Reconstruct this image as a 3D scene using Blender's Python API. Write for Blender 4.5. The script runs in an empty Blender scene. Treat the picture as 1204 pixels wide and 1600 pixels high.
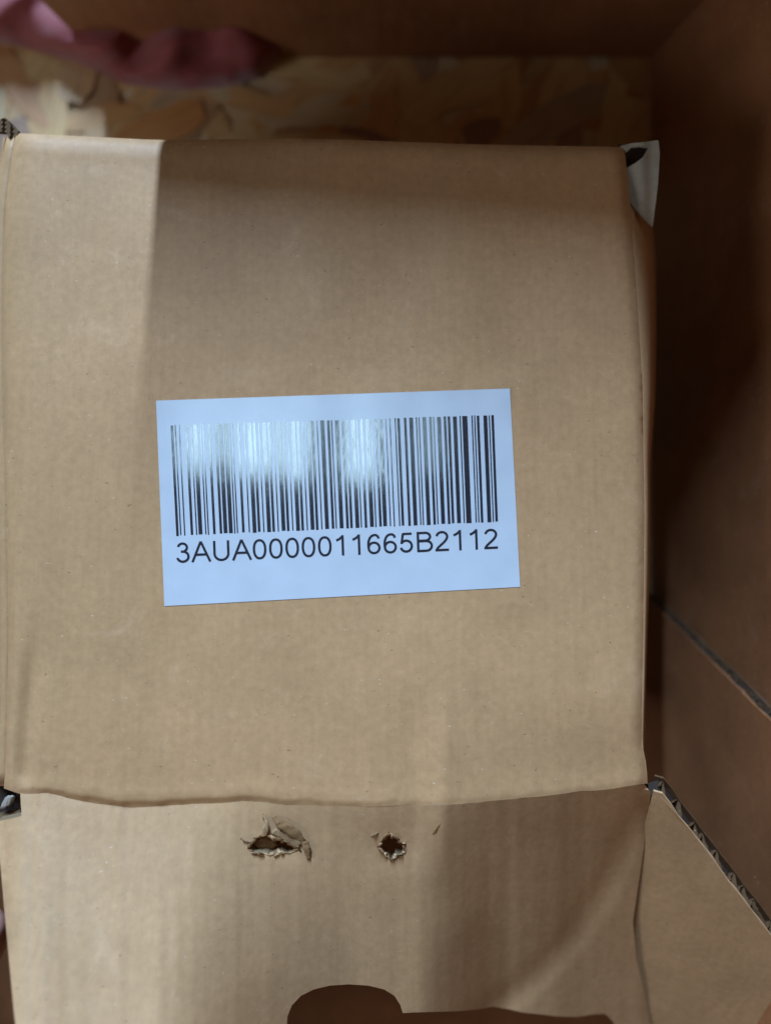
import bpy, math, random
from mathutils import Vector, noise
from mathutils.geometry import delaunay_2d_cdt
random.seed(7)
scene = bpy.context.scene
COL = scene.collection

# ------------------------------------------------------------------ camera
ZC, F = 0.225, 1164.0            # camera height above the floor (m), focal length in photo pixels
cd = bpy.data.cameras.new('camera')
cam = bpy.data.objects.new('camera', cd); COL.objects.link(cam)
cam.location = (0, 0, ZC)        # looks straight down, image top = +Y
cd.sensor_fit = 'VERTICAL'; cd.sensor_height = 24.0; cd.sensor_width = 18.06
cd.lens = F / 1600 * 24.0
cd.clip_start = 0.005; cd.clip_end = 50
cd.dof.use_dof = True; cd.dof.focus_distance = 0.1495; cd.dof.aperture_fstop = 3.5
scene.camera = cam

# ------------------------------------------------------------------ world, lamps, exposure
w = bpy.data.worlds.new('World'); scene.world = w; w.use_nodes = True
w.node_tree.nodes['Background'].inputs[0].default_value = (1.0, 0.72, 0.45, 1)
w.node_tree.nodes['Background'].inputs[1].default_value = 0.058

def area(name, loc, target, sx, sy, power, color, up=None):
    l = bpy.data.lights.new(name, 'AREA'); l.shape = 'RECTANGLE'
    l.size = sx; l.size_y = sy; l.energy = power; l.color = color
    o = bpy.data.objects.new(name, l); COL.objects.link(o)
    o.location = loc
    d = (Vector(target) - Vector(loc)).normalized()
    z = -d; u = Vector(up or (0, 1, 0)); x = u.cross(z).normalized(); y = z.cross(x)
    from mathutils import Matrix
    o.rotation_euler = Matrix((x, y, z)).transposed().to_euler()
    return o
# window panes high above, mirrored in the glossy print of the label
PANE = (0.55, 0.82, 1.0)
def pane(loc, sx, sy, rad, col=PANE):
    o = area('window_pane', loc, (loc[0], loc[1], 0), sx, sy, rad * .56 * math.pi * sx * sy, col)
def pane_at(p0, p1, y, sy, rad):      # p0..p1: where along the label its mirror image falls
    pane((-0.042 + ((p0 + p1) / 2 - 570) * .001312, y, 1.4), (p1 - p0) * .00131, sy, rad)
pane_at(266, 288, .424, .190, 2.5)
pane_at(286, 336, .420, .200, 10)
pane_at(339, 369, .428, .185, 5.0)
pane_at(373, 418, .414, .205, 11)
pane_at(423, 438, .418, .205, 7)
pane_at(442, 482, .410, .220, 10.5)
pane_at(485, 502, .420, .195, 3)
pane_at(545, 593, .410, .225, 11)
pane_at(648, 686, .418, .200, 3.0)
# tall narrow gap of the far window: throws the crisp edge of shade down the left of the lid
KEY = (-0.35, 1.55, 0.96)
area('window_gap', KEY, (-0.03, 0.0, 0.075), .03, .80, 78, (0.43, 0.66, 1.0), up=(-0.305, -0.519, 0.798))
# broad soft side window on the left
area('side_window', (-0.55, -0.23, 0.36), (-.02, 0.03, 0.06), .16, .2, 1.25, (0.74, 0.84, 1.0), up=(0, 0, 1))

scene.view_settings.view_transform = 'Standard'
scene.view_settings.look = 'None'
scene.view_settings.exposure = 0.0
scene.view_settings.gamma = 1.0
scene.view_settings.use_curve_mapping = False
scene.cycles.use_denoising = True
scene.cycles.max_bounces = 6

# ------------------------------------------------------------------ helpers
def at(px, py, z):
    "point at height z on the sight line through photo pixel (px, py)"
    d = ZC - z
    return Vector(((px - 602) / F * d, (800 - py) / F * d, z))
TILT = math.tan(math.radians(5)); Z0 = 0.075
def lid_z(px, py):
    vy = (800 - py) / F
    return (Z0 - TILT * vy * ZC) / (1 - TILT * vy)
def lerp(a, b, t): return a + (b - a) * t
def sstep(a, b, x):
    t = min(1, max(0, (x - a) / (b - a))); return t * t * (3 - 2 * t)
def gauss(x, s): return math.exp(-(x / s) ** 2)
def curve(pts):
    "piecewise-linear function through (key, value) pairs, smoothed"
    def f(k, sm=False):
        if k <= pts[0][0]: return pts[0][1]
        for (a, va), (b, vb) in zip(pts, pts[1:]):
            if k <= b: 
                t = (k - a) / (b - a); return lerp(va, vb, t * t * (3 - 2 * t) if sm else t)
        return pts[-1][1]
    return f
def n2(x, y, s, seed=0.0): return noise.noise(Vector((x / s, y / s, seed)))
def dist_polyline(x, y, pts):
    best = 1e9
    for (ax, ay), (bx, by) in zip(pts, pts[1:]):
        dx, dy = bx - ax, by - ay
        t = max(0, min(1, ((x - ax) * dx + (y - ay) * dy) / (dx * dx + dy * dy)))
        d = math.hypot(x - ax - t * dx, y - ay - t * dy)
        if d < best: best = d
    return best
def inside(x, y, poly):
    r = False; j = len(poly) - 1
    for i in range(len(poly)):
        xi, yi = poly[i]; xj, yj = poly[j]
        if (yi > y) != (yj > y) and x < (xj - xi) * (y - yi) / (yj - yi) + xi: r = not r
        j = i
    return r
def densify(poly, step, closed=True):
    out = []; n = len(poly)
    for i in range(n if closed else n - 1):
        a = poly[i]; b = poly[(i + 1) % n]
        k = max(1, int(math.hypot(b[0] - a[0], b[1] - a[1]) / step))
        for q in range(k): out.append((lerp(a[0], b[0], q / k), lerp(a[1], b[1], q / k)))
    if not closed: out.append(poly[-1])
    return out
def jag(poly, amp, seed):
    r = random.Random(seed)
    return [(x + r.uniform(-amp, amp), y + r.uniform(-amp, amp)) for x, y in poly]

def link(name, verts, faces, mat, parent=None, smooth=True, mats=None, fmat=None):
    me = bpy.data.meshes.new(name); me.from_pydata([tuple(v) for v in verts], [], faces); me.update()
    for m in (mats or [mat]): me.materials.append(m)
    if fmat:
        for p, k in zip(me.polygons, fmat): p.material_index = k
    if smooth:
        for p in me.polygons: p.use_smooth = True
        try: me.set_sharp_from_angle(angle=math.radians(40))
        except Exception: pass
    o = bpy.data.objects.new(name, me); COL.objects.link(o); o.parent = parent
    return o
def thing(name, label, cat, group=None):
    o = bpy.data.objects.new(name, None); COL.objects.link(o)
    o['label'] = label; o['category'] = cat
    if group: o['group'] = group
    o.empty_display_size = 0.01
    return o

def sheet(name, outline, surf, thick, mat, parent, step=8, holes=(), edge_mat=None, estep=None, extra=()):
    """board cut to an outline (photo-plane units), following surf(px,py)->Vector, with thickness along -z"""
    ol = densify(outline, estep or step)
    hl = [densify(h, 3) for h in holes]
    pts = list(ol); edges = [(i, (i + 1) % len(ol)) for i in range(len(ol))]
    for h in hl:
        b = len(pts); pts += h; edges += [(b + i, b + (i + 1) % len(h)) for i in range(len(h))]
    pts += [p for p in extra if inside(p[0], p[1], ol)]
    xs = [p[0] for p in ol]; ys = [p[1] for p in ol]
    rr = random.Random(3)
    y = min(ys) + step * .5; row = 0
    bnd = {}
    cs = step
    for p in pts: bnd.setdefault((int(p[0] // cs), int(p[1] // cs)), []).append(p)
    while y < max(ys):
        x = min(xs) + (step * .5 if row % 2 else 0)
        while x < max(xs):
            if inside(x, y, ol) and not any(inside(x, y, h) for h in hl):
                cx, cy = int(x // cs), int(y // cs); ok = True
                for a in (-1, 0, 1):
                    for b in (-1, 0, 1):
                        for q in bnd.get((cx + a, cy + b), ()):
                            if abs(q[0] - x) + abs(q[1] - y) < step * .6: ok = False
                if ok: pts.append((x + rr.uniform(-.1, .1), y + rr.uniform(-.1, .1)))
            x += step
        y += step * .866; row += 1
    V, E, Fc, _, _, _ = delaunay_2d_cdt([Vector(p) for p in pts], edges, [], 0, 1e-5)
    tris = []
    for f in Fc:
        cx = sum(V[i].x for i in f) / len(f); cy = sum(V[i].y for i in f) / len(f)
        if inside(cx, cy, ol) and not any(inside(cx, cy, h) for h in hl): tris.append(tuple(f))
    top = [surf(v.x, v.y) for v in V]
    n = len(top)
    # image y is down, so CDT's anticlockwise faces look at -z once mapped: flip
    faces = [tuple(reversed(t)) for t in tris]
    verts = top + [Vector((v.x, v.y, v.z - thick)) for v in top]
    fm = [0] * len(faces)
    # back
    faces += [tuple(i + n for i in t) for t in tris]; fm += [0] * len(tris)
    seen = {}
    for t in tris:
        for a, b in zip(t, t[1:] + t[:1]):
            seen[(a, b)] = 1
    for (a, b) in list(seen):
        if (b, a) not in seen:
            faces.append((b, a, a + n, b + n)[::-1]); fm.append(1 if edge_mat else 0)
    return link(name, verts, faces, mat, parent, True, [mat] + ([edge_mat] if edge_mat else []), fm)

# ------------------------------------------------------------------ materials
def nodes(name):
    m = bpy.data.materials.new(name); m.use_nodes = True
    nt = m.node_tree; b = nt.nodes['Principled BSDF']
    return m, nt, b
def N(nt, t, **kw):
    n = nt.nodes.new(t)
    for k, v in kw.items():
        if k in n.inputs: n.inputs[k].default_value = v
        else: setattr(n, k, v)
    return n
def ramp(nt, src, stops):
    r = nt.nodes.new('ShaderNodeValToRGB'); e = r.color_ramp.elements
    while len(e) < len(stops): e.new(0.5)
    for q, (p, c) in zip(e, stops): q.position = p; q.color = (*c, 1)
    nt.links.new(src, r.inputs[0]); return r.outputs[0]
def mixc(nt, fac, a, b, mode='MIX'):
    n = nt.nodes.new('ShaderNodeMix'); n.data_type = 'RGBA'; n.blend_type = mode
    for s, v in ((n.inputs[0], fac), (n.inputs[6], a), (n.inputs[7], b)):
        if hasattr(v, 'links'): nt.links.new(v, s)
        else: s.default_value = v if not isinstance(v, tuple) else (*v, 1)
    return n.outputs[2]
def kraft(name, base, rough=0.42, spec=0.5, flute=0.0, mott=0.08, fleck=1.0):
    m, nt, b = nodes(name); L = nt.links.new
    tc = N(nt, 'ShaderNodeTexCoord'); co = tc.outputs['Object']
    big = N(nt, 'ShaderNodeTexNoise', Scale=45.0, Detail=5.0, Roughness=.6); L(co, big.inputs['Vector'])
    dk = tuple(c * (1 - mott) for c in base); lt = tuple(min(1, c * (1 + mott)) for c in base)
    c = ramp(nt, big.outputs['Fac'], [(.3, dk), (.7, lt)])
    sc = N(nt, 'ShaderNodeTexNoise', Scale=75.0, Detail=7.0, Roughness=.72, Distortion=.6); L(co, sc.inputs['Vector'])
    pale = tuple(min(1, q * 1.10 + .05) for q in base)
    c = mixc(nt, ramp(nt, sc.outputs['Fac'], [(.58, (0, 0, 0)), (.70, (.55,) * 3)]), c, pale)
    sd = N(nt, 'ShaderNodeTexNoise', Scale=38.0, Detail=6.0, Roughness=.7); sd.noise_dimensions = '4D'; sd.inputs['W'].default_value = 3.3; L(co, sd.inputs['Vector'])
    c = mixc(nt, ramp(nt, sd.outputs['Fac'], [(.60, (0, 0, 0)), (.74, (.5,) * 3)]), c, tuple(q * .80 for q in base))
    # paper formation cloud
    fine = N(nt, 'ShaderNodeTexNoise', Scale=650.0, Detail=4.0, Roughness=.65); L(co, fine.inputs['Vector'])
    st = N(nt, 'ShaderNodeMapping'); st.inputs['Scale'].default_value = (900, 45, 200); L(co, st.inputs[0])
    sn = N(nt, 'ShaderNodeTexNoise', Scale=1.0, Detail=3.0); L(st.outputs[0], sn.inputs['Vector'])
    c = mixc(nt, 1.0, c, ramp(nt, sn.outputs['Fac'], [(.3, (.965, .96, .955)), (.7, (1.03, 1.03, 1.03))]), 'MULTIPLY')
    f2 = ramp(nt, fine.outputs['Fac'], [(.25, (.89, .88, .87)), (.75, (1.09, 1.09, 1.09))])
    c = mixc(nt, 1.0, c, f2, 'MULTIPLY')
    # fibres: stretched noise in two directions
    for rot, sc, thr, colr in ((.5, 1.6, .762, (.20, .11, .05)), (-.9, 1.9, .765, (.72, .60, .44)), (1.9, 1.5, .765, (.14, .08, .04)), (1.2, 1.7, .772, (.66, .52, .36))):
        mp = N(nt, 'ShaderNodeMapping'); mp.inputs['Rotation'].default_value = (0, 0, rot)
        mp.inputs['Scale'].default_value = (500 * sc, 1100 * sc, 900); L(co, mp.inputs[0])
        fb = N(nt, 'ShaderNodeTexNoise', Scale=1.0, Detail=1.0); L(mp.outputs[0], fb.inputs['Vector'])
        fr = ramp(nt, fb.outputs['Fac'], [(thr, (0, 0, 0)), (thr + .05, (.65 * fleck,) * 3)])
        c = mixc(nt, fr, c, colr)
    L(c, b.inputs['Base Color'])
    rn = nt.nodes.new('ShaderNodeMapRange'); L(big.outputs['Fac'], rn.inputs[0])
    rn.inputs[3].default_value = rough - .07; rn.inputs[4].default_value = rough + .09; L(rn.outputs[0], b.inputs['Roughness'])
    b.inputs['Specular IOR Level'].default_value = spec
    bp = N(nt, 'ShaderNodeBump', Strength=.14, Distance=.0001)
    L(fine.outputs['Fac'], bp.inputs['Height'])
    last = bp
    if flute:
        wv = N(nt, 'ShaderNodeTexWave', Scale=62.0, Distortion=.35, Detail=1.0); wv.bands_direction = 'X'
        L(co, wv.inputs['Vector'])
        b2 = N(nt, 'ShaderNodeBump', Strength=flute, Distance=.0004); L(wv.outputs['Fac'], b2.inputs['Height'])
        L(bp.outputs[0], b2.inputs['Normal']); last = b2
    cr = N(nt, 'ShaderNodeTexNoise', Scale=130.0, Detail=3.0); L(co, cr.inputs['Vector'])
    b3 = N(nt, 'ShaderNodeBump', Strength=.12, Distance=.0006); L(cr.outputs['Fac'], b3.inputs['Height'])
    L(last.outputs[0], b3.inputs['Normal']); L(b3.outputs[0], b.inputs['Normal'])
    return m
M_KRAFT = kraft('kraft_board', (.525, .296, .138), .50, .22, .022)
M_FLAP = kraft('kraft_flap', (.54, .316, .155), .46, .34, .0)
M_INNER = kraft('kraft_inner_liner', (.40, .345, .265), .55, .4)
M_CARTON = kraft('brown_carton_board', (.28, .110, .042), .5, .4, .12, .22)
M_EDGE = kraft('cut_edge_paper', (.27, .175, .095), .7, .2)
M_WEDGE = kraft('wing_cut_edge', (.115, .058, .025), .8, .15)
M_CEDGE = kraft('carton_cut_edge', (.125, .066, .032), .7, .2)
M_DARK = kraft('painted_gap_shade', (.045, .030, .022), .9, .1)  # near-black colour standing in for the shade in gaps and flute voids
M_CORE = kraft('flute_paper', (.15, .088, .045), .8, .1)
M_TORN = kraft('torn_brown_fibre', (.28, .15, .065), .85, .1, 0, .3, 1.4)
M_TORNL = kraft('torn_pale_fibre', (.40, .25, .13), .85, .1, 0, .2)

def m_label():
    m, nt, b = nodes('sticker_paper'); L = nt.links.new
    co = N(nt, 'ShaderNodeTexCoord').outputs['Object']
    nz = N(nt, 'ShaderNodeTexNoise', Scale=160.0, Detail=6.0); L(co, nz.inputs['Vector'])
    L(ramp(nt, nz.outputs['Fac'], [(.3, (.56, .595, .63)), (.7, (.61, .645, .68))]), b.inputs['Base Color'])
    b.inputs['Roughness'].default_value = .40; b.inputs['Specular IOR Level'].default_value = .35; b.inputs['Coat Weight'].default_value = 1.0; b.inputs['Coat Roughness'].default_value = .13
    f = N(nt, 'ShaderNodeTexNoise', Scale=1700.0, Detail=2.0); L(co, f.inputs['Vector'])
    bp = N(nt, 'ShaderNodeBump', Strength=.15, Distance=.00005); L(f.outputs['Fac'], bp.inputs['Height']); L(bp.outputs[0], b.inputs['Normal'])
    return m
def m_ink():
    m, nt, b = nodes('glossy_print_ink'); L = nt.links.new
    co = N(nt, 'ShaderNodeTexCoord').outputs['Object']
    b.inputs['Base Color'].default_value = (.012, .020, .036, 1)
    b.inputs['Specular IOR Level'].default_value = .25; b.inputs['Roughness'].default_value = .30
    b.inputs['Coat Weight'].default_value = 1.0; b.inputs['Coat IOR'].default_value = 2.6
    mp = N(nt, 'ShaderNodeMapping'); mp.inputs['Scale'].default_value = (1.0, .38, 1.0); L(co, mp.inputs[0])
    nz = N(nt, 'ShaderNodeTexNoise', Scale=900.0, Detail=4.0, Roughness=.7); L(mp.outputs[0], nz.inputs['Vector'])
    mr = N(nt, 'ShaderNodeMapRange'); L(nz.outputs['Fac'], mr.inputs[0]); mr.inputs[3].default_value = .03; mr.inputs[4].default_value = .13
    L(mr.outputs[0], b.inputs['Coat Roughness'])
    f = N(nt, 'ShaderNodeTexNoise', Scale=750.0, Detail=2.0); L(mp.outputs[0], f.inputs['Vector'])
    bp = N(nt, 'ShaderNodeBump', Strength=.30, Distance=.000025); L(f.outputs['Fac'], bp.inputs['Height'])
    L(bp.outputs[0], b.inputs['Normal']); L(bp.outputs[0], b.inputs['Coat Normal'])
    return m
M_LABEL, M_INK = m_label(), m_ink()
def m_strand():
    m, nt, b = nodes('pressed_wood_strand'); L = nt.links.new
    oi = N(nt, 'ShaderNodeObjectInfo')
    co = N(nt, 'ShaderNodeTexCoord').outputs['Object']
    c = ramp(nt, oi.outputs['Random'], [(0, (.64, .40, .17)), (.22, (.56, .26, .08)), (.4, (.68, .48, .22)), (.55, (.42, .16, .05)),
                                        (.7, (.68, .44, .19)), (.82, (.28, .14, .09)), (.92, (.62, .47, .26)), (1, (.52, .24, .08))])
    mp = N(nt, 'ShaderNodeMapping'); mp.inputs['Scale'].default_value = (60, 1100, 300); L(co, mp.inputs[0])
    g = N(nt, 'ShaderNodeTexNoise', Scale=1.0, Detail=4.0); L(mp.outputs[0], g.inputs['Vector'])
    c = mixc(nt, 1.0, c, ramp(nt, g.outputs['Fac'], [(.3, (.72, .70, .66)), (.7, (1.12, 1.12, 1.12))]), 'MULTIPLY')
    L(c, b.inputs['Base Color']); b.inputs['Roughness'].default_value = .5
    bp = N(nt, 'ShaderNodeBump', Strength=.3, Distance=.0003); L(g.outputs['Fac'], bp.inputs['Height']); L(bp.outputs[0], b.inputs['Normal'])
    return m
def m_floor():
    m, nt, b = nodes('strand_board'); L = nt.links.new
    co = N(nt, 'ShaderNodeTexCoord').outputs['Object']
    mp = N(nt, 'ShaderNodeMapping'); mp.inputs['Scale'].default_value = (40, 110, 1); mp.inputs['Rotation'].default_value = (0, 0, .6); L(co, mp.inputs[0])
    v = N(nt, 'ShaderNodeTexVoronoi', Scale=1.0); L(mp.outputs[0], v.inputs['Vector'])
    L(ramp(nt, v.outputs['Color'], [(0, (.40, .22, .10)), (.35, (.60, .42, .22)), (.7, (.66, .52, .32)), (1, (.45, .26, .12))]), b.inputs['Base Color'])
    b.inputs['Roughness'].default_value = .6
    return m
def m_cloth():
    m, nt, b = nodes('dusty_pink_cloth'); L = nt.links.new
    co = N(nt, 'ShaderNodeTexCoord').outputs['Object']
    wv = N(nt, 'ShaderNodeTexNoise', Scale=1500.0, Detail=2.0); L(co, wv.inputs['Vector'])
    L(ramp(nt, wv.outputs['Fac'], [(.3, (.20, .024, .022)), (.7, (.29, .050, .045))]), b.inputs['Base Color'])
    b.inputs['Roughness'].default_value = .75; b.inputs['Sheen Weight'].default_value = .4
    bp = N(nt, 'ShaderNodeBump', Strength=.3, Distance=.0003); L(wv.outputs['Fac'], bp.inputs['Height']); L(bp.outputs[0], b.inputs['Normal'])
    return m
def m_skin():
    m, nt, b = nodes('skin'); L = nt.links.new
    co = N(nt, 'ShaderNodeTexCoord').outputs['Object']
    nz = N(nt, 'ShaderNodeTexNoise', Scale=220.0, Detail=5.0); L(co, nz.inputs['Vector'])
    L(ramp(nt, nz.outputs['Fac'], [(.3, (.55, .27, .21)), (.7, (.66, .36, .29))]), b.inputs['Base Color'])
    b.inputs['Roughness'].default_value = .45; b.inputs['Subsurface Weight'].default_value = .15
    b.inputs['Subsurface Radius'].default_value = (.003, .001, .0006); b.inputs['Subsurface Scale'].default_value = 1.0
    bp = N(nt, 'ShaderNodeBump', Strength=.2, Distance=.0003); L(nz.outputs['Fac'], bp.inputs['Height']); L(bp.outputs[0], b.inputs['Normal'])
    return m
M_STRAND, M_FLOOR, M_CLOTH, M_SKIN = m_strand(), m_floor(), m_cloth(), m_skin()

# ------------------------------------------------------------------ floor of pressed wood strands
floor = link('floor', [(-.6, -.6, 0), (.6, -.6, 0), (.6, .6, 0), (-.6, .6, 0)], [(0, 1, 2, 3)], M_FLOOR, None, False)
floor['kind'] = 'structure'
def strand_mesh(i):
    r = random.Random(100 + i)
    L, W, T = r.uniform(.022, .050), r.uniform(.006, .014), .00025
    k = 7; up = []; dn = []
    for q in range(k):
        x = -L / 2 + L * q / (k - 1); t = (1 if 0 < q < k - 1 else r.uniform(.1, .7))
        up.append((x + r.uniform(-.001, .001), W / 2 * t * r.uniform(.75, 1.1)))
        dn.append((x + r.uniform(-.001, .001), -W / 2 * t * r.uniform(.75, 1.1)))
    ring = dn + up[::-1]; n = len(ring)
    vs = [(x, y, T) for x, y in ring] + [(x, y, 0) for x, y in ring]
    fs = [(q, q + 1, n - 2 - q, n - 1 - q) for q in range(k - 1)] + [(q, q + n, (q + 1) % n + n, (q + 1) % n) for q in range(n)]
    me = bpy.data.meshes.new('wood_strand'); me.from_pydata(vs, [], fs); me.update(); me.materials.append(M_STRAND)
    return me
strands = [strand_mesh(i) for i in range(24)]
rs = random.Random(21)
for i in range(290):
    o = bpy.data.objects.new('wood_strand', strands[i % 24]); COL.objects.link(o); o.parent = floor
    o.location = (rs.uniform(-.150, .100), rs.uniform(.070, .190), rs.uniform(.0002, .0010))
    o.rotation_euler = (rs.uniform(-.02, .02), rs.uniform(-.008, .008), rs.gauss(1.0, .75))

# ------------------------------------------------------------------ small box: lid panel and front flap surfaces
f_left = curve([(200, 26), (260, 16), (340, 7), (480, 4), (620, 5), (760, 9), (900, 12), (1000, 13), (1100, 11), (1200, 8), (1290, 4)])
f_right = curve([(220, 974), (330, 985), (480, 996), (600, 1003), (800, 1006), (1000, 1004), (1165, 1001), (1185, 1006), (1240, 1012)])
f_top = curve([(0, 207), (25, 208), (110, 212), (250, 219), (480, 216), (720, 225), (980, 230)])
f_crease_base = curve([(0, 1240), (40, 1240), (75, 1240), (140, 1254), (205, 1263), (300, 1257), (380, 1252), (450, 1256), (520, 1259), (600, 1259), (690, 1258), (850, 1244), (960, 1231), (1012, 1224), (1100, 1215)])
def f_crease(x): return f_crease_base(x) + 2.2 * n2(x, 0, 46, 7.7) + 1.0 * n2(x, 0, 15, 1.7)
C_LINE = [(1000, 1262), (985, 1300), (945, 1385), (895, 1460), (835, 1525), (770, 1580), (700, 1640)]
def c_side(px, py):
    "signed distance right of the curved buckle in the flap"
    best = 1e9; s = 1
    for (ax, ay), (bx, by) in zip(C_LINE, C_LINE[1:]):
        dx, dy = bx - ax, by - ay; L2 = dx * dx + dy * dy
        t = max(0, min(1, ((px - ax) * dx + (py - ay) * dy) / L2))
        ex, ey = px - ax - t * dx, py - ay - t * dy
        d = math.hypot(ex, ey)
        if d < best: best = d; s = 1 if (dx * ey - dy * ex) < 0 else -1
    return best * s
def lid_h(px, py):
    "relief of the lid panel in mm"
    cr = f_crease(px)
    lm = 1 - .94 * sstep(190, 250, px) * (1 - sstep(800, 860, px)) * sstep(560, 615, py) * (1 - sstep(930, 990, py))
    h = .30 * n2(px, py, 420, 3.1) + .50 * n2(px, py * .20, 120, 6.6) * sstep(20, 90, px) * (1 - .9 * sstep(980, 1220, py)) + .12 * n2(px, py, 160, 8.2)
    h *= lm
    e = px - f_left(py); h -= 1.5 * math.exp(-max(0, e) / 7.0) + .25 * math.exp(-max(0, e) / 40.0)
    e = f_right(py) - px; h -= 1.5 * math.exp(-max(0, e) / 6.0)
    e = py - f_top(px); h -= 1.3 * math.exp(-max(0, e) / 5.0) - .10 * gauss(e - 26, 9)
    # dent beside the left fold, low down
    k = sstep(930, 1080, py) * (1 - sstep(1205, 1240, py))
    xc = lerp(58, 40, sstep(950, 1230, py))
    h -= k * .75 * gauss(px - xc, 13); h += k * .35 * gauss(px - xc + 26, 10)
    # soft swelling strip along the left fold
    h += .35 * gauss(px - 60, 38) * (1 - k)
    # crease at the front edge: ridge, then the board turns down into the fold
    e = cr - py
    amp = curve([(0, .3), (80, .5), (150, .8), (260, .75), (380, .6), (470, .4), (600, .25), (690, .15), (760, .15), (1012, .2)])(px)
    wd = lerp(6, 14, min(1, amp / 1.3)) + 4 * n2(px, 0, 33, 4)
    h -= amp * (1 - sstep(0, wd, max(0, e))); h += amp * .15 * gauss(e - wd - 10, 9) + .14 * n2(px, py * .35, 13, 2.7) * math.exp(-max(0, e) / 22.0)
    h -= 2.2 * sstep(1070, 1240, py) * sstep(710, 960, px)
    # vertical buckle line
    q = sstep(1040, 1180, py)
    h += q * (.95 * math.exp(-abs(px - 694) / 30.0) - .40 * gauss(px - 650, 26))
    return h
def lid_pt(px, py, off=0.0):
    z = lid_z(px, py) + (lid_h(px, py) + off) * .001
    return at(px, py, z)
def flap_h(px, py):
    cr = f_crease(px); e = max(0.0, py - cr); mm = e * .125
    h0 = lid_h(px, cr)
    slope = curve([(0, .30), (230, .27), (570, -.27), (640, -.30), (800, -.68), (1012, -.90)])(px, True)
    h = h0 + slope * mm
    h -= (.95 * math.exp(-abs(px - 694) / 30.0) - .40 * gauss(px - 650, 26)) * sstep(10, 150, e)
    h += .35 * n2(px, py, 200, 5.5) * sstep(0, 60, e) + .10 * n2(px, py, 70, 9.5) * sstep(0, 40, e)
    # dips round the punctures and the tail of the vertical buckle
    h -= .5 * gauss(math.hypot(px - 435, (py - 1312) * 1.3), 48) + .6 * gauss(math.hypot(px - 608, py - 1322), 42)
    h += .5 * math.exp(-abs(px - 690) / 22.0) * (1 - sstep(20, 190, e))
    s = c_side(px, py)
    h += .0 if s < 0 else (.30 * .125 * s) * sstep(0, 30, s)
    h -= .45 * gauss(s + 6, 16) * sstep(10, 60, e)
    return h
def flap_pt(px, py, off=0.0):
    cr = f_crease(px)
    return at(px, py, lid_z(px, py) + (flap_h(px, py) + off) * .001)

box = thing('cardboard_box', 'small kraft cardboard box with barcode sticker, its torn front flap folded out', 'cardboard box')
ys = list(range(300, 1236, 40))
top_o = [(x, f_top(x)) for x in range(26, 975, 40)] + [(974, 230)]
right_o = [(f_right(y), y) for y in range(245, 1224, 20)] + [(1011, 1224)]
bot_o = [(x, f_crease(x)) for x in range(1000, 30, -15)] + [(30, 1240)]
left_o = [(f_left(y), y) for y in range(1232, 215, -20)]
sheet('top_panel', top_o + right_o + bot_o + left_o, lid_pt, .0028, M_KRAFT, box, 7, edge_mat=M_EDGE,
      extra=[(x + .01 * k, f_crease(x) - d) for x in range(36, 1004, 5) for k, d in enumerate((3.5, 7, 10.5, 14, 18, 22, 27, 33))]
      + [(f_left(y) + d, y + .01 * k) for y in range(230, 1200, 5) for k, d in enumerate((3, 6, 10, 14, 19, 24, 30, 36, 42))])

hole1 = jag(densify([(389, 1327), (391, 1318), (397, 1312), (408, 1307), (420, 1304), (428, 1309), (436, 1315), (447, 1316), (456, 1320), (466, 1324), (469, 1330), (458, 1331), (449, 1335), (438, 1332), (425, 1336), (412, 1333), (400, 1333)], 4), 1.7, 4)
hole2 = jag(densify([(590, 1322), (597, 1312), (606, 1300), (612, 1306), (622, 1313), (632, 1320), (631, 1334), (618, 1336), (612, 1344), (604, 1335)], 5), 1.5, 5)
fold_r = [(1016, 1238), (1010, 1290), (1000, 1360), (988, 1440), (994, 1500), (1008, 1560), (1020, 1640)]
notch = [(966, 1640), (963, 1606), (955, 1594), (945, 1584), (925, 1585), (900, 1589), (870, 1588), (845, 1585), (815, 1582), (795, 1577), (770, 1573), (745, 1577), (715, 1580), (680, 1581), (645, 1582), (629, 1583), (625, 1570), (616, 1556), (600, 1546), (575, 1540), (545, 1538), (515, 1540), (490, 1546), (470, 1556), (456, 1571), (449, 1588), (448, 1604), (430, 1606), (418, 1640)]
flap_o = [(32, f_crease(32))] + [(x, f_crease(x)) for x in range(45, 1010, 15)] + fold_r + notch + [(30, 1640), (22, 1580), (8, 1430), (0, 1340), (-6, 1284), (18, 1279), (34, 1275)]
flap = sheet('front_flap', flap_o, flap_pt, .0026, M_FLAP, box, 7, [hole1, hole2], edge_mat=M_EDGE)

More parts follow.
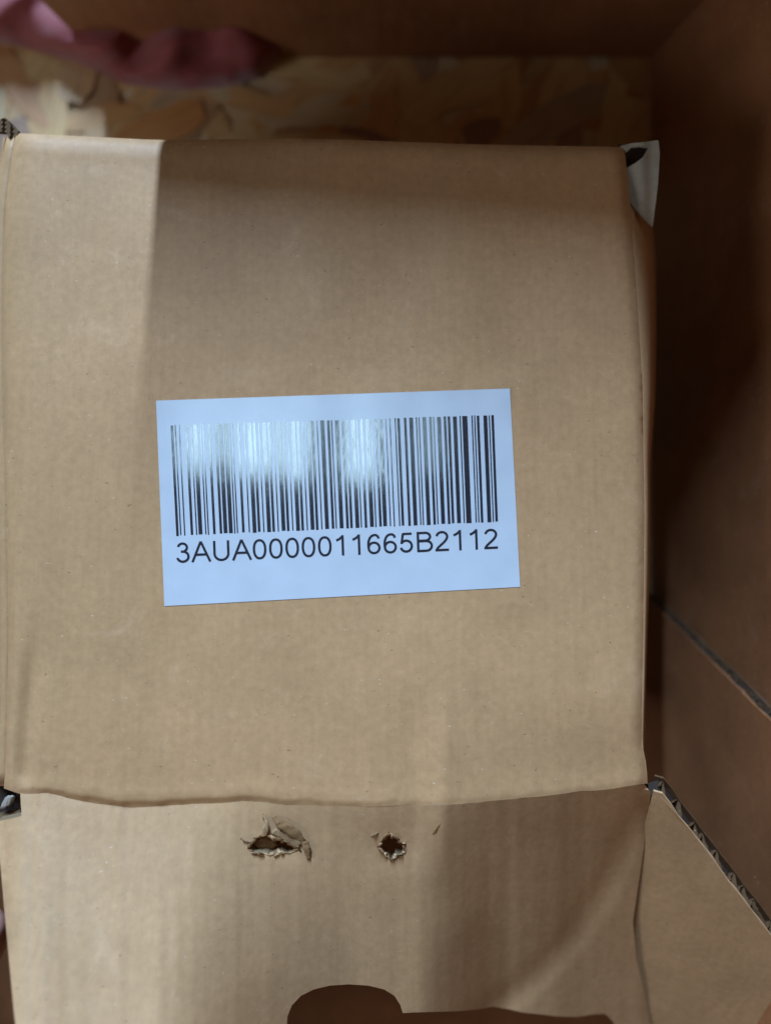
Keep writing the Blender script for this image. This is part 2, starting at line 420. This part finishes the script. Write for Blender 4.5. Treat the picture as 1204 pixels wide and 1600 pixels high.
# torn fibre round the punctures
def shard(pts, offs, mat, thick=.00025, par=None):
    "curled scrap: a strip of pixel pairs with a lift (mm) at each pair"
    rr = random.Random(int(pts[0][0][0] * 7 + pts[0][0][1]))
    K = len(pts); rows = []; nu, nv = (K - 1) * 4, 4
    for i in range(nu + 1):
        t = i / 4; a = min(K - 2, int(t)); t -= a; row = []
        for j in range(nv + 1):
            w = j / nv
            x0 = lerp(pts[a][0][0], pts[a][1][0], w); x1 = lerp(pts[a + 1][0][0], pts[a + 1][1][0], w)
            y0 = lerp(pts[a][0][1], pts[a][1][1], w); y1 = lerp(pts[a + 1][0][1], pts[a + 1][1][1], w)
            o0 = lerp(offs[a][0], offs[a][1], w); o1 = lerp(offs[a + 1][0], offs[a + 1][1], w)
            ja = .9 if (i in (0, nu) or j in (0, nv)) else .25
            row.append(flap_pt(lerp(x0, x1, t) + rr.uniform(-ja, ja), lerp(y0, y1, t) + rr.uniform(-ja, ja), lerp(o0, o1, t) + .06 * math.sin(w * math.pi) + rr.uniform(-.12, .12)))
        rows.append(row)
    vs = [v for q in rows for v in q]; k = nv + 1
    fs = [(i * k + j, i * k + j + 1, (i + 1) * k + j + 1, (i + 1) * k + j) for i in range(nu) for j in range(nv)]
    o = link('torn_scrap', vs, fs, mat, par or flap, True)
    md = o.modifiers.new('thickness', 'SOLIDIFY'); md.thickness = thick
    return o
def torn_rim(poly, seed, cx, cy, len_in, mats):
    "ragged teeth of paper round a puncture: some bent down into it, some peeled up and outward"
    r = random.Random(seed); P = densify(poly, 2.6); n = len(P); i = 0
    groups = {m: ([], []) for m in mats}
    while i < n - 2:
        k = r.choice((2, 2, 3, 4)); a, b = P[i], P[min(n - 1, i + k)]; mx, my = (a[0] + b[0]) / 2, (a[1] + b[1]) / 2
        dx, dy = cx - mx, cy - my; q = math.hypot(dx, dy) or 1; dx /= q; dy /= q
        ln = r.uniform(.25, 1) * len_in; sgn = 1 if r.random() < .68 else -.55
        vs, fs = groups[r.choice(mats)]
        tx, ty = mx + dx * ln * sgn + r.uniform(-2, 2), my + dy * ln * sgn + r.uniform(-2, 2)
        hx, hy = mx + dx * ln * sgn * .55, my + dy * ln * sgn * .55
        lift = -r.uniform(.3, 1.6) if sgn > 0 else r.uniform(.15, .5)
        mid = (lift * .35 if sgn > 0 else r.uniform(.35, .8))
        w = .36
        o = len(vs)
        ex, ey = (b[0] - a[0]) * w, (b[1] - a[1]) * w
        vs += [flap_pt(a[0] - dx * 2, a[1] - dy * 2, .05), flap_pt(b[0] - dx * 2, b[1] - dy * 2, .05), flap_pt(hx + ex, hy + ey, mid), flap_pt(hx - ex, hy - ey, mid), flap_pt(tx, ty, lift)]
        fs += [(o, o + 1, o + 2, o + 3), (o + 3, o + 2, o + 4)]
        i += max(1, k - 1)
    for m, (vs, fs) in groups.items():
        if fs:
            o = link('torn_rim', vs, fs, m, flap, True)
            md = o.modifiers.new('thickness', 'SOLIDIFY'); md.thickness = .0002
torn_rim(hole1, 3, 430, 1322, 6, [M_TORN, M_FLAP, M_TORNL, M_TORN])
torn_rim(hole2, 8, 611, 1322, 5, [M_TORN, M_FLAP, M_TORNL])
def fibre(x0, y0, x1, y1, up, mat, wd=1.6):
    "one loose strand of paper fibre, arched"
    n = 6; pts = []; offs = []; nx, ny = -(y1 - y0), x1 - x0; q = math.hypot(nx, ny); nx, ny = nx / q * wd, ny / q * wd
    for i in range(n):
        t = i / (n - 1); b = math.sin(t * 3.1) * 2.2; w = (1 - abs(2 * t - 1) * .6)
        x, y = lerp(x0, x1, t) + nx / wd * b, lerp(y0, y1, t) + ny / wd * b
        pts.append(((x - nx * w, y - ny * w), (x + nx * w, y + ny * w))); o = .1 + up * math.sin(t * math.pi); offs.append((o, o * .8))
    shard(pts, offs, mat, .0002)
for a in ((376, 1309, 392, 1316, .3), (470, 1302, 481, 1316, .5), (580, 1306, 590, 1301, .3)):
    fibre(*a, random.choice((M_TORN, M_TORNL, M_FLAP)), 1.0)
# peeled layers of the larger puncture
shard([((410, 1274), (412, 1273)), ((413, 1285), (419, 1284)), ((411, 1295), (420, 1297)), ((410, 1304), (417, 1307))], [(.05, .05), (.35, .5), (.5, .4), (.2, .1)], M_TORNL)
shard([((426, 1277), (431, 1275)), ((431, 1287), (443, 1282)), ((436, 1294), (456, 1289)), ((449, 1303), (469, 1297)), ((463, 1312), (474, 1309)), ((472, 1318), (480, 1316))], [(.1, .1), (.7, .4), (.95, .5), (.9, .4), (.4, .2), (.1, .1)], M_TORN)
shard([((424, 1301), (430, 1294)), ((436, 1308), (446, 1300)), ((450, 1317), (462, 1309)), ((463, 1325), (472, 1318))], [(-.1, .35), (.05, .45), (.05, .45), (.0, .1)], M_TORNL)
shard([((472, 1315), (481, 1313)), ((473, 1324), (485, 1324)), ((478, 1333), (485, 1334)), ((480, 1341), (484, 1342))], [(.1, .15), (.4, .3), (.3, .2), (.05, .05)], M_TORN)
shard([((396, 1315), (406, 1309)), ((402, 1322), (416, 1308)), ((411, 1325), (426, 1312)), ((424, 1326), (434, 1319))], [(-1.2, -.4), (-1.6, -.6), (-1.9, -1.0), (-2.4, -1.8)], M_TORN)
# small split where the vertical buckle ends
shard([((675, 1303), (677, 1304)), ((680, 1295), (684, 1297)), ((686, 1286), (687, 1287))], [(.0, .0), (.09, .03), (.0, .0)], M_TORN, .0001)
# curled liner inside the slot at the left end of the crease
shard([((2, 1264), (10, 1246)), ((8, 1262), (15, 1243)), ((14, 1258), (20, 1242)), ((21, 1250), (23, 1244))], [(-3, -2), (-1.5, -.5), (-1.5, -.5), (-2.5, -1)], M_INNER)
shard([((-20, 1268), (-20, 1284)), ((0, 1269), (0, 1283)), ((18, 1266), (20, 1280)), ((30, 1262), (33, 1276))], [(-4.5, -2.4), (-4.5, -2.4), (-4.5, -2.4), (-4, -2.4)], M_CORE)
sheet('slot_shade', [(-40, 1230), (36, 1230), (38, 1284), (-40, 1290)], lambda x, y: at(x, y, lid_z(x, y) - .0062 + .0006 * math.sin(x * .2)), .0006, M_DARK, box, 8)  # near-black sheet painted as the shade inside the slot, not a board layer

# side walls of the box: each is a lofted, slightly bulging board down to the floor
def loft(name, rows, mat, par):
    k = len(rows[0]); vs = [v for r in rows for v in r]
    fs = [(i * k + j, i * k + j + 1, (i + 1) * k + j + 1, (i + 1) * k + j) for i in range(len(rows) - 1) for j in range(k - 1)]
    o = link(name, vs, fs, mat, par)
    md = o.modifiers.new('thickness', 'SOLIDIFY'); md.thickness = .0005; md.offset = 0
    return o
bul_r = curve([(325, 990), (350, 1018), (400, 1022), (520, 1023), (620, 1021), (720, 1014), (900, 1012), (1000, 1008), (1170, 1003), (1230, 1010)])
rows = []
for y in range(325, 1231, 18):
    a = lid_pt(f_right(y) - .5, y, -.3); zb = lid_z(0, y) - .020
    b = at(bul_r(y), y, zb); m1 = at(lerp(f_right(y), bul_r(y), .6), y, zb + .010)
    rows.append([a, m1, b, Vector((b.x - .002, b.y, .03)), Vector((.050, b.y, .0035))])
loft('side_wall', rows, M_KRAFT, box)
bul_l = curve([(215, 8), (300, -8), (500, -10), (800, -6), (1100, -4), (1240, -8)])
rows = []
for y in range(215, 1241, 18):
    a = lid_pt(f_left(y) + .5, y, -.25); zb = lid_z(0, y) - .009
    b = at(bul_l(y), y, zb); m1 = at(lerp(f_left(y), bul_l(y), .7), y, zb + .006)
    rows.append([a, m1, b, Vector((b.x + .002, b.y, .03)), Vector((b.x + .004, b.y, .0035))])
loft('side_wall', rows, M_KRAFT, box)
rows = []
for x in range(26, 976, 40):
    a = lid_pt(x, f_top(x) + 2, -1.0); b = Vector((a.x, a.y + .0008, a.z - .006))
    rows.append([a, b, Vector((a.x, a.y - .001, .03)), Vector((a.x, a.y - .001, .0035))])
loft('back_wall', rows, M_KRAFT, box)
rows = []
for x in range(20, 1012, 60):
    a = lid_pt(x, f_crease(x) - 12, -3.2)
    rows.append([a, Vector((a.x, a.y, .03)), Vector((a.x, a.y, .0035))])
loft('front_wall', rows, M_INNER, box)

# pale corner tab sticking out at the back right corner
def tab_pt(px, py, off=0):
    lift = -1.2 - .05 * max(0, py - 260) * .6 + .9 * gauss(px - 1004, 14) + 1.0 * sstep(1012, 1030, px)
    return at(px, py, lid_z(px, py) + lift * .001)
sheet('corner_tab', [(968, 228), (985, 224), (1004, 222), (1028, 219), (1030, 240), (1027, 290), (1019, 354), (1006, 342), (986, 320), (978, 300), (979, 262), (993, 254), (1004, 245), (1013, 230), (1000, 228), (986, 230), (978, 238)], tab_pt, .0006, M_INNER, box, 6, estep=4)
sheet('corner_gap_shade', [(966, 226), (1020, 222), (1020, 268), (972, 272)], lambda x, y: at(x, y, lid_z(x, y) - .006), .0006, M_DARK, box, 8)  # dark sheet added so the gap behind the tab looks deep in shade
# frayed grey corner at the back left
sheet('frayed_corner', jag([(0, 186), (10, 183), (20, 192), (28, 205), (26, 214), (16, 214), (6, 206), (-8, 206), (-12, 190)], 1.5, 9), lambda x, y: at(x, y, lid_z(x, y) - .002 + .0005 * math.sin(x * .5)), .0012, M_CORE, box, 4)

# ------------------------------------------------------------------ fluted board with a real cut edge
def fluted(parent, name, poly, e0, e1, thick, face_mat, flutes, depth=.012, M_EDGE=M_EDGE):
    """poly: 3D outline of the near face (planar). The cut edge runs e0->e1: two liners with a wavy medium between."""
    nrm = Vector((0, 0, 0)); n = len(poly)
    for i in range(n): nrm += poly[i].cross(poly[(i + 1) % n])
    nrm.normalize()
    if nrm.dot(Vector((0, 0, ZC)) - poly[0]) < 0: nrm = -nrm; poly = poly[::-1]
    lt = .00045
    def plate(nm, off, mat, par, seed):
        r = random.Random(seed)
        dens = []
        for i in range(n):
            a, b = poly[i], poly[(i + 1) % n]; k = max(1, int((b - a).length / .003))
            for q in range(k):
                p = a.lerp(b, q / k) - nrm * off
                if k > 3 and q: p = p + Vector((r.uniform(-1, 1), r.uniform(-1, 1), 0)) * .00018
                dens.append(p)
        m = len(dens); vs = dens + [p - nrm * lt for p in dens]
        return link(nm, vs, [tuple(range(m)), tuple(range(2 * m - 1, m - 1, -1))] + [(i, i + m, (i + 1) % m + m, (i + 1) % m) for i in range(m)], mat, par, False)
    o = plate(name, 0, face_mat, parent, 1)
    plate('back_liner', thick - lt, M_EDGE, o, 2)
    ed = e1 - e0; L = ed.length; t = ed / L
    c = sum(poly, Vector()) / n
    inw = nrm.cross(t); inw = inw if inw.dot(c - e0) > 0 else -inw
    vs = []; k = flutes * 12; r = random.Random(5)
    for i in range(k + 1):
        s = i / k; ph = s * flutes * 2 * math.pi + 1.1 * math.sin(s * 23) + .6 * math.sin(s * 51)
        off = lt + (thick - 2 * lt) * (.5 + .47 * math.sin(ph))
        p = e0 + ed * s - nrm * off + inw * (.0002 + r.uniform(0, .0004))
        vs += [p, p + inw * depth, p - nrm * .0003, p + inw * depth - nrm * .0003]
    fs = []
    for i in range(k):
        a = 4 * i; fs += [(a, a + 1, a + 5, a + 4), (a + 2, a + 6, a + 7, a + 3), (a, a + 4, a + 6, a + 2)]
    link('flute', vs, fs, M_EDGE, o, False)
    q = [e0 + inw * .0012, e1 + inw * .0012, e1 + inw * .006, e0 + inw * .006]
    vs = [p - nrm * (lt + .00002) for p in q] + [p - nrm * (thick - lt - .00002) for p in q]
    link('flute_void_shade', vs, [(0, 1, 2, 3), (7, 6, 5, 4), (0, 4, 5, 1), (1, 5, 6, 2), (2, 6, 7, 3), (3, 7, 4, 0)], M_DARK, o, False)  # solid near-black block painted as the shade between the flutes
    return o
# wing of the box beside the flap: hinged on the fold, rising towards the right
W0 = flap_pt(1016, 1238, -.2); W1 = flap_pt(1012, 1640, -.2)
A_, B_ = (1032, 1240), (1240, 1512)
def wing_pt(px, py):
    z = lid_z(px, py) + (-1.0 + .055 * max(0, px - 1010) - .014 * (py - 1240)) * .001
    return at(px, py, z)
fr = [flap_pt(x + 1, y, -.3) for x, y in fold_r]
# planar wing: fit a plane through the hinge ends and the far corner
pa = at(1018, 1236, flap_pt(1016, 1240).z - .0004); pb = at(1022, 1680, pa.z - .0400)
pc = at(1240, 1518, pa.z - .0075)
pd = at(1260, 1760, pb.z + .011)
nrm_w = (pb - pa).cross(pc - pa)
def on_wing(px, py):
    o = Vector((0, 0, ZC)); d = at(px, py, 0) - o
    return o + d * ((pa - o).dot(nrm_w) / d.dot(nrm_w))
wing_poly = [on_wing(1020, 1236), on_wing(1034, 1240), on_wing(1260, 1535), on_wing(1260, 1700), on_wing(1016, 1700)] + [on_wing(x - 4, y) for x, y in fold_r[::-1][1:-1]]
fluted(box, 'dust_flap', wing_poly, on_wing(1034, 1240), on_wing(1260, 1535), .0046, M_FLAP, 11, .0011, M_WEDGE)

# ------------------------------------------------------------------ barcode sticker
LC = [(244, 626), (796, 607), (812, 917), (257, 947)]
def quad(c, u, v):
    a = (lerp(c[0][0], c[1][0], u), lerp(c[0][1], c[1][1], u)); b = (lerp(c[3][0], c[2][0], u), lerp(c[3][1], c[2][1], u))
    return (lerp(a[0], b[0], v), lerp(a[1], b[1], v))
def strip_mesh(name, fn, nu, nv, mat, par):
    vs = [fn(i / nu, j / nv) for j in range(nv + 1) for i in range(nu + 1)]
    fs = [((j) * (nu + 1) + i, (j + 1) * (nu + 1) + i, (j + 1) * (nu + 1) + i + 1, j * (nu + 1) + i + 1) for j in range(nv) for i in range(nu)]
    return link(name, vs, fs, mat, par, smooth=True)
rj = random.Random(2)
def lab(u, v):
    p = quad(LC, u, v); lift = .10
    lift += .22 * gauss(math.hypot((u - 1) * 18, (v) * 10), 1.0)     # one corner lifts a hair
    return lid_pt(p[0], p[1], lift)
sticker = strip_mesh('barcode_sticker', lab, 60, 34, M_LABEL, box)
sticker['label'] = 'white rectangular barcode sticker with a printed serial number'
md = sticker.modifiers.new('thickness', 'SOLIDIFY'); md.thickness = .00008; md.offset = -1
md = sticker.modifiers.new('crisp', 'EDGE_SPLIT'); md.split_angle = math.radians(30)

C128 = ['212222','222122','222221','121223','121322','131222','122213','122312','132212','221213','221312','231212','112232','122132','122231','113222','123122','123221','223211','221132','221231','213212','223112','312131','311222','321122','321221','312212','322112','322211','212123','212321','232121','111323','131123','131321','112313','132113','132311','211313','231113','231311','112133','112331','132131','113123','113321','133121','313121','211331','231131','213113','213311','213131','311123','311321','331121','312113','312311','332111','314111','221411','431111','111224','111422','121124','121421','141122','141221','112214','112412','122114','122411','142112','142211','241211','221114','413111','241112','134111','111242','121142','121241','114212','124112','124211','411212','421112','421211','212141','214121','412121','111143','111341','131141','114113','114311','411113','411311','113141','114131','311141','411131','211412','211214','211232','2331112']
TXT = '3AUA0000011665B2112'
vals = [104] + [ord(c) - 32 for c in TXT]
vals.append((104 + sum(i * v for i, v in enumerate(vals) if i)) % 103); vals.append(106)
mods = ''.join(C128[v] for v in vals); total = sum(map(int, mods))
BC = [(266.5, 664.5), (771, 648.5), (777.5, 815), (275.5, 837)]
x = 0
for i, cch in enumerate(mods):
    wd = int(cch)
    if i % 2 == 0:
        u0, u1 = (x + .04) / total, (x + wd - .04) / total
        du = rj.uniform(-.006, .006); dv = rj.uniform(-.004, .004)
        strip_mesh('bar', lambda u, v: lid_pt(*quad(BC, lerp(u0, u1, u), lerp(du * .4, 1 + dv, v)), .135), 1, 22, M_INK, sticker)
    x += wd

# stroke-drawn characters, em units (cap height .716)
def arc(cx, cy, rx, ry, a0, a1, n=18):
    return [(cx + rx * math.cos(math.radians(lerp(a0, a1, i / n))), cy + ry * math.sin(math.radians(lerp(a0, a1, i / n)))) for i in range(n + 1)]
def sup(cx, cy, rx, ry, p=2.25, n=40):
    o = []
    for i in range(n):
        a = 2 * math.pi * i / n; c, s = math.cos(a), math.sin(a)
        o.append((cx + rx * math.copysign(abs(c) ** (2 / p), c), cy + ry * math.copysign(abs(s) ** (2 / p), s)))
    return o
G = {
 '0': (.556, [(sup(.276, .352, .192, .317), True)]),
 '1': (.556, [([(.334, 0), (.334, .716)], False), ([(.345, .700), (.290, .640), (.220, .586), (.116, .538)], False)]),
 '2': (.556, [(arc(.272, .512, .180, .160, 172, -28, 20) + [(.400, .384), (.330, .305), (.230, .220), (.130, .130), (.078, .044)], False), ([(.036, .042), (.500, .042)], False)]),
 '3': (.556, [(arc(.262, .530, .152, .142, 168, -78, 18), False), ([(.205, .388), (.285, .388)], False), (arc(.265, .212, .192, .178, 82, -168, 24), False)]),
 '5': (.556, [([(.470, .664), (.170, .664)], False), ([(.172, .690), (.112, .318)], False), (arc(.270, .236, .190, .192, 146, -164, 28), False)]),
 '6': (.556, [(sup(.284, .222, .184, .184, 2.0), True), ([(.452, .545), (.425, .622), (.365, .668), (.290, .674), (.205, .640), (.140, .560), (.100, .440), (.092, .320), (.100, .220)], False)]),
 'A': (.667, [([(.030, -.004), (.333, .716)], False), ([(.333, .716), (.638, -.004)], False), ([(.150, .256), (.520, .256)], False)]),
 'U': (.722, [([(.126, .716), (.126, .300)] + arc(.361, .262, .235, .226, 180, 360, 24) + [(.596, .300), (.596, .716)], False)]),
 'B': (.667, [([(.122, 0), (.122, .716)], False), ([(.122, .672), (.370, .672)] + arc(.372, .536, .165, .136, 90, -90, 14) + [(.122, .400)], False), ([(.122, .384), (.400, .384)] + arc(.400, .213, .186, .171, 90, -90, 16) + [(.122, .042)], False)]),
}
def ribbon(pts, closed, w):
    n = len(pts); L = []; R = []
    for i in range(n):
        a = pts[i - 1] if (i or closed) else pts[i]; b = pts[(i + 1) % n] if (i < n - 1 or closed) else pts[i]
        dx, dy = b[0] - a[0], b[1] - a[1]; q = math.hypot(dx, dy) or 1
        nx, ny = -dy / q * w / 2, dx / q * w / 2
        L.append((pts[i][0] + nx, pts[i][1] + ny)); R.append((pts[i][0] - nx, pts[i][1] - ny))
    return L, R
adv = sum(G[c][0] for c in TXT)
TX0, TY0, TX1, TY1 = 274.0, 879.6, 780.0, 857.2        # baseline ends
em = (TX1 - TX0) / adv
pen = 0.0
for ch in TXT:
    wd, strokes = G[ch]; vs = []; fs = []
    for k, (pts, closed) in enumerate(strokes):
        if not closed and len(pts) == 2: pts = densify(pts, .06, False)
        Lp, Rp = ribbon(pts, closed, .083); b = len(vs); n = len(Lp)
        for p in Lp + Rp:
            X = pen + p[0] ; Y = p[1] * .985
            t = X / adv
            bx, by = lerp(TX0, TX1, t), lerp(TY0, TY1, t)
            vs.append(lid_pt(bx - Y * em * .036, by - Y * em * .985, .135 + .006 * k))
        for i in range(n if closed else n - 1):
            j = (i + 1) % n; fs.append((b + i, b + n + i, b + n + j, b + j))
    o = link('printed_character', vs, fs, M_INK, sticker, False)
    pen += wd

# ------------------------------------------------------------------ large brown carton round it
carton = thing('large_carton', 'large dark brown carton whose walls stand behind and right of the small box', 'carton')
def slab(name, pts, nrm, t, mat, par):
    nrm = Vector(nrm).normalized(); n = len(pts)
    vs = [Vector(p) for p in pts] + [Vector(p) + nrm * t for p in pts]
    o = link(name, vs, [tuple(range(n)), tuple(range(2 * n - 1, n - 1, -1))] + [(i, i + n, (i + 1) % n + n, (i + 1) % n) for i in range(n)], mat, par, False)
    md = o.modifiers.new('soft', 'BEVEL'); md.width = .0006; md.segments = 2
    return o
def xr(z): return .0795 + .17 * z
def yb(z): return .1365 - .05 * z
zb = .0008
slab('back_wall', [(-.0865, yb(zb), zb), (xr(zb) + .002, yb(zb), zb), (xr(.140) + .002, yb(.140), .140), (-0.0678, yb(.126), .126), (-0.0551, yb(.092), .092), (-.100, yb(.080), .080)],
     (0, 1, .05), .004, M_CARTON, carton)  # unseen upper outline is shaped to throw the shade on the lid
# right wall: leaning outward, a lower board in front of it with a fluted slanting cut edge
def on_right(px, py, inset=0.0):
    o = Vector((0, 0, ZC)); d = at(px, py, 0) - o
    p0 = Vector((xr(0) - inset, 0, 0)); n = Vector((1, 0, -.17))
    return o + d * ((p0 - o).dot(n) / d.dot(n))
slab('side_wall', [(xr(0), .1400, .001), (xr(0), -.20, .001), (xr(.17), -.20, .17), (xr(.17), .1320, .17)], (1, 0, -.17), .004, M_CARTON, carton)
e0, e1 = on_right(1002, 926, .0048), on_right(1250, 1172, .0048)
low = [e0, e1, on_right(1250, 2600, .0048), Vector((xr(0) - .0048, -.22, .001))]
fluted(carton, 'lower_side_board', [e0, e1, Vector((e1.x, -.25, e1.z)), Vector((e0.x, -.25, e0.z))], e0, e1, .0036, M_CARTON, 13, .0011, M_CEDGE)
slab('side_wall', [(-.140, -.170, .0024), (-.140, .045, .0024), (-.140, .045, .122), (-.140, -.180, .122)], (-1, 0, 0), .004, M_CARTON, carton)  # unseen left wall, added to keep the side light off the bottom flap
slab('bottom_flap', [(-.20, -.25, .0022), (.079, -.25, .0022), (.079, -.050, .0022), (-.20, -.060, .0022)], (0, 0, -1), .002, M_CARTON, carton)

# ------------------------------------------------------------------ pink cloth behind the box
cl = [(-260, -200), (460, -200), (470, 20), (440, 85), (405, 118), (360, 132), (300, 138), (240, 135), (195, 128), (150, 108), (110, 92), (70, 82), (30, 68), (-20, 62), (-120, 90), (-260, 60)]
def cloth_pt(px, py):
    e = dist_polyline(px, py, cl + cl[:1])
    z = .002 + .012 * (1 - math.exp(-e / 16.0)) + .0020 * math.sin(px * .035 + py * .05 + 3 * n2(px, py, 120)) * sstep(0, 30, e) + .004 * n2(px, py, 60, 2.2) * sstep(0, 25, e)
    return at(px, py, z)
cloth = sheet('crumpled_cloth', cl, cloth_pt, .0015, M_CLOTH, None, 10)
cloth['label'] = 'crumpled dusty pink cloth lying on the strand board behind the box'; cloth['category'] = 'cloth'

# ------------------------------------------------------------------ hand holding the flap's left edge (only a fingertip in view)
def skin_mesh(name, chains, mat, parent=None):
    """chains: lists of (x,y,z,r); chain starts may refer to index of an existing vertex"""
    vs = []; es = []; rad = []
    for ch in chains:
        prev = None
        for it in ch:
            if isinstance(it, int): prev = it; continue
            vs.append(it[:3]); rad.append(it[3]); i = len(vs) - 1
            if prev is not None: es.append((prev, i))
            prev = i
    me = bpy.data.meshes.new(name); me.from_pydata(vs, es, []); me.update()
    o = bpy.data.objects.new(name, me); COL.objects.link(o); o.parent = parent
    sk = o.modifiers.new('skin', 'SKIN'); sk.use_smooth_shade = True
    if not me.skin_vertices: me.attributes.new('skin', 'FLOAT', 'POINT')
    lay = me.skin_vertices[0].data
    for i, r in enumerate(rad): lay[i].radius = (r, r)
    lay[0].use_root = True
    ss = o.modifiers.new('smooth', 'SUBSURF'); ss.levels = 2; ss.render_levels = 2
    me.materials.append(mat)
    return o
tip = flap_pt(0, 1470, 0)
tz = tip.z - .001; ty = tip.y - .0045; tx = at(6, 1472, tz).x + .0076
hx = tx - .085
ch = [[(hx, ty - .03, tz - .035, .026), (hx + .022, ty - .018, tz - .03, .024), (hx + .040, ty - .008, tz - .026, .020)]]
hand = skin_mesh('hand', [
    [(hx - .05, ty - .05, tz - .045, .024), (hx, ty - .03, tz - .036, .024), (hx + .026, ty - .018, tz - .031, .022)],
    [2, (hx + 0.020, ty + .014, tz - .026, .0095), (hx + 0.040, ty + .014, tz - .020, .0085), (hx + 0.054, ty + .010, tz - .020, .0072)],
    [2, (hx + 0.024, ty - .006, tz - .028, .0095), (hx + 0.046, ty - .006, tz - .024, .0085), (hx + 0.062, ty - .008, tz - .024, .0072)],
    [2, (hx + 0.020, ty - .026, tz - .032, .0090), (hx + 0.040, ty - .028, tz - .028, .0080), (hx + 0.055, ty - .029, tz - .028, .0070)],
    [2, (hx + 0.010, ty - .044, tz - .036, .0080), (hx + 0.028, ty - .048, tz - .032, .0070), (hx + 0.040, ty - .050, tz - .031, .0060)],
    [1, (hx + .022, ty + .012, tz - .020, .012), (hx + .052, ty + .010, tz - .006, .0095), (hx + .070, ty + .003, tz + .000, .0085), (hx + .0765, ty + .0, tz + .001, .0075)],
], M_SKIN)
hand['label'] = 'fingertip of a bare hand holding the left edge of the flap'; hand['category'] = 'hand'
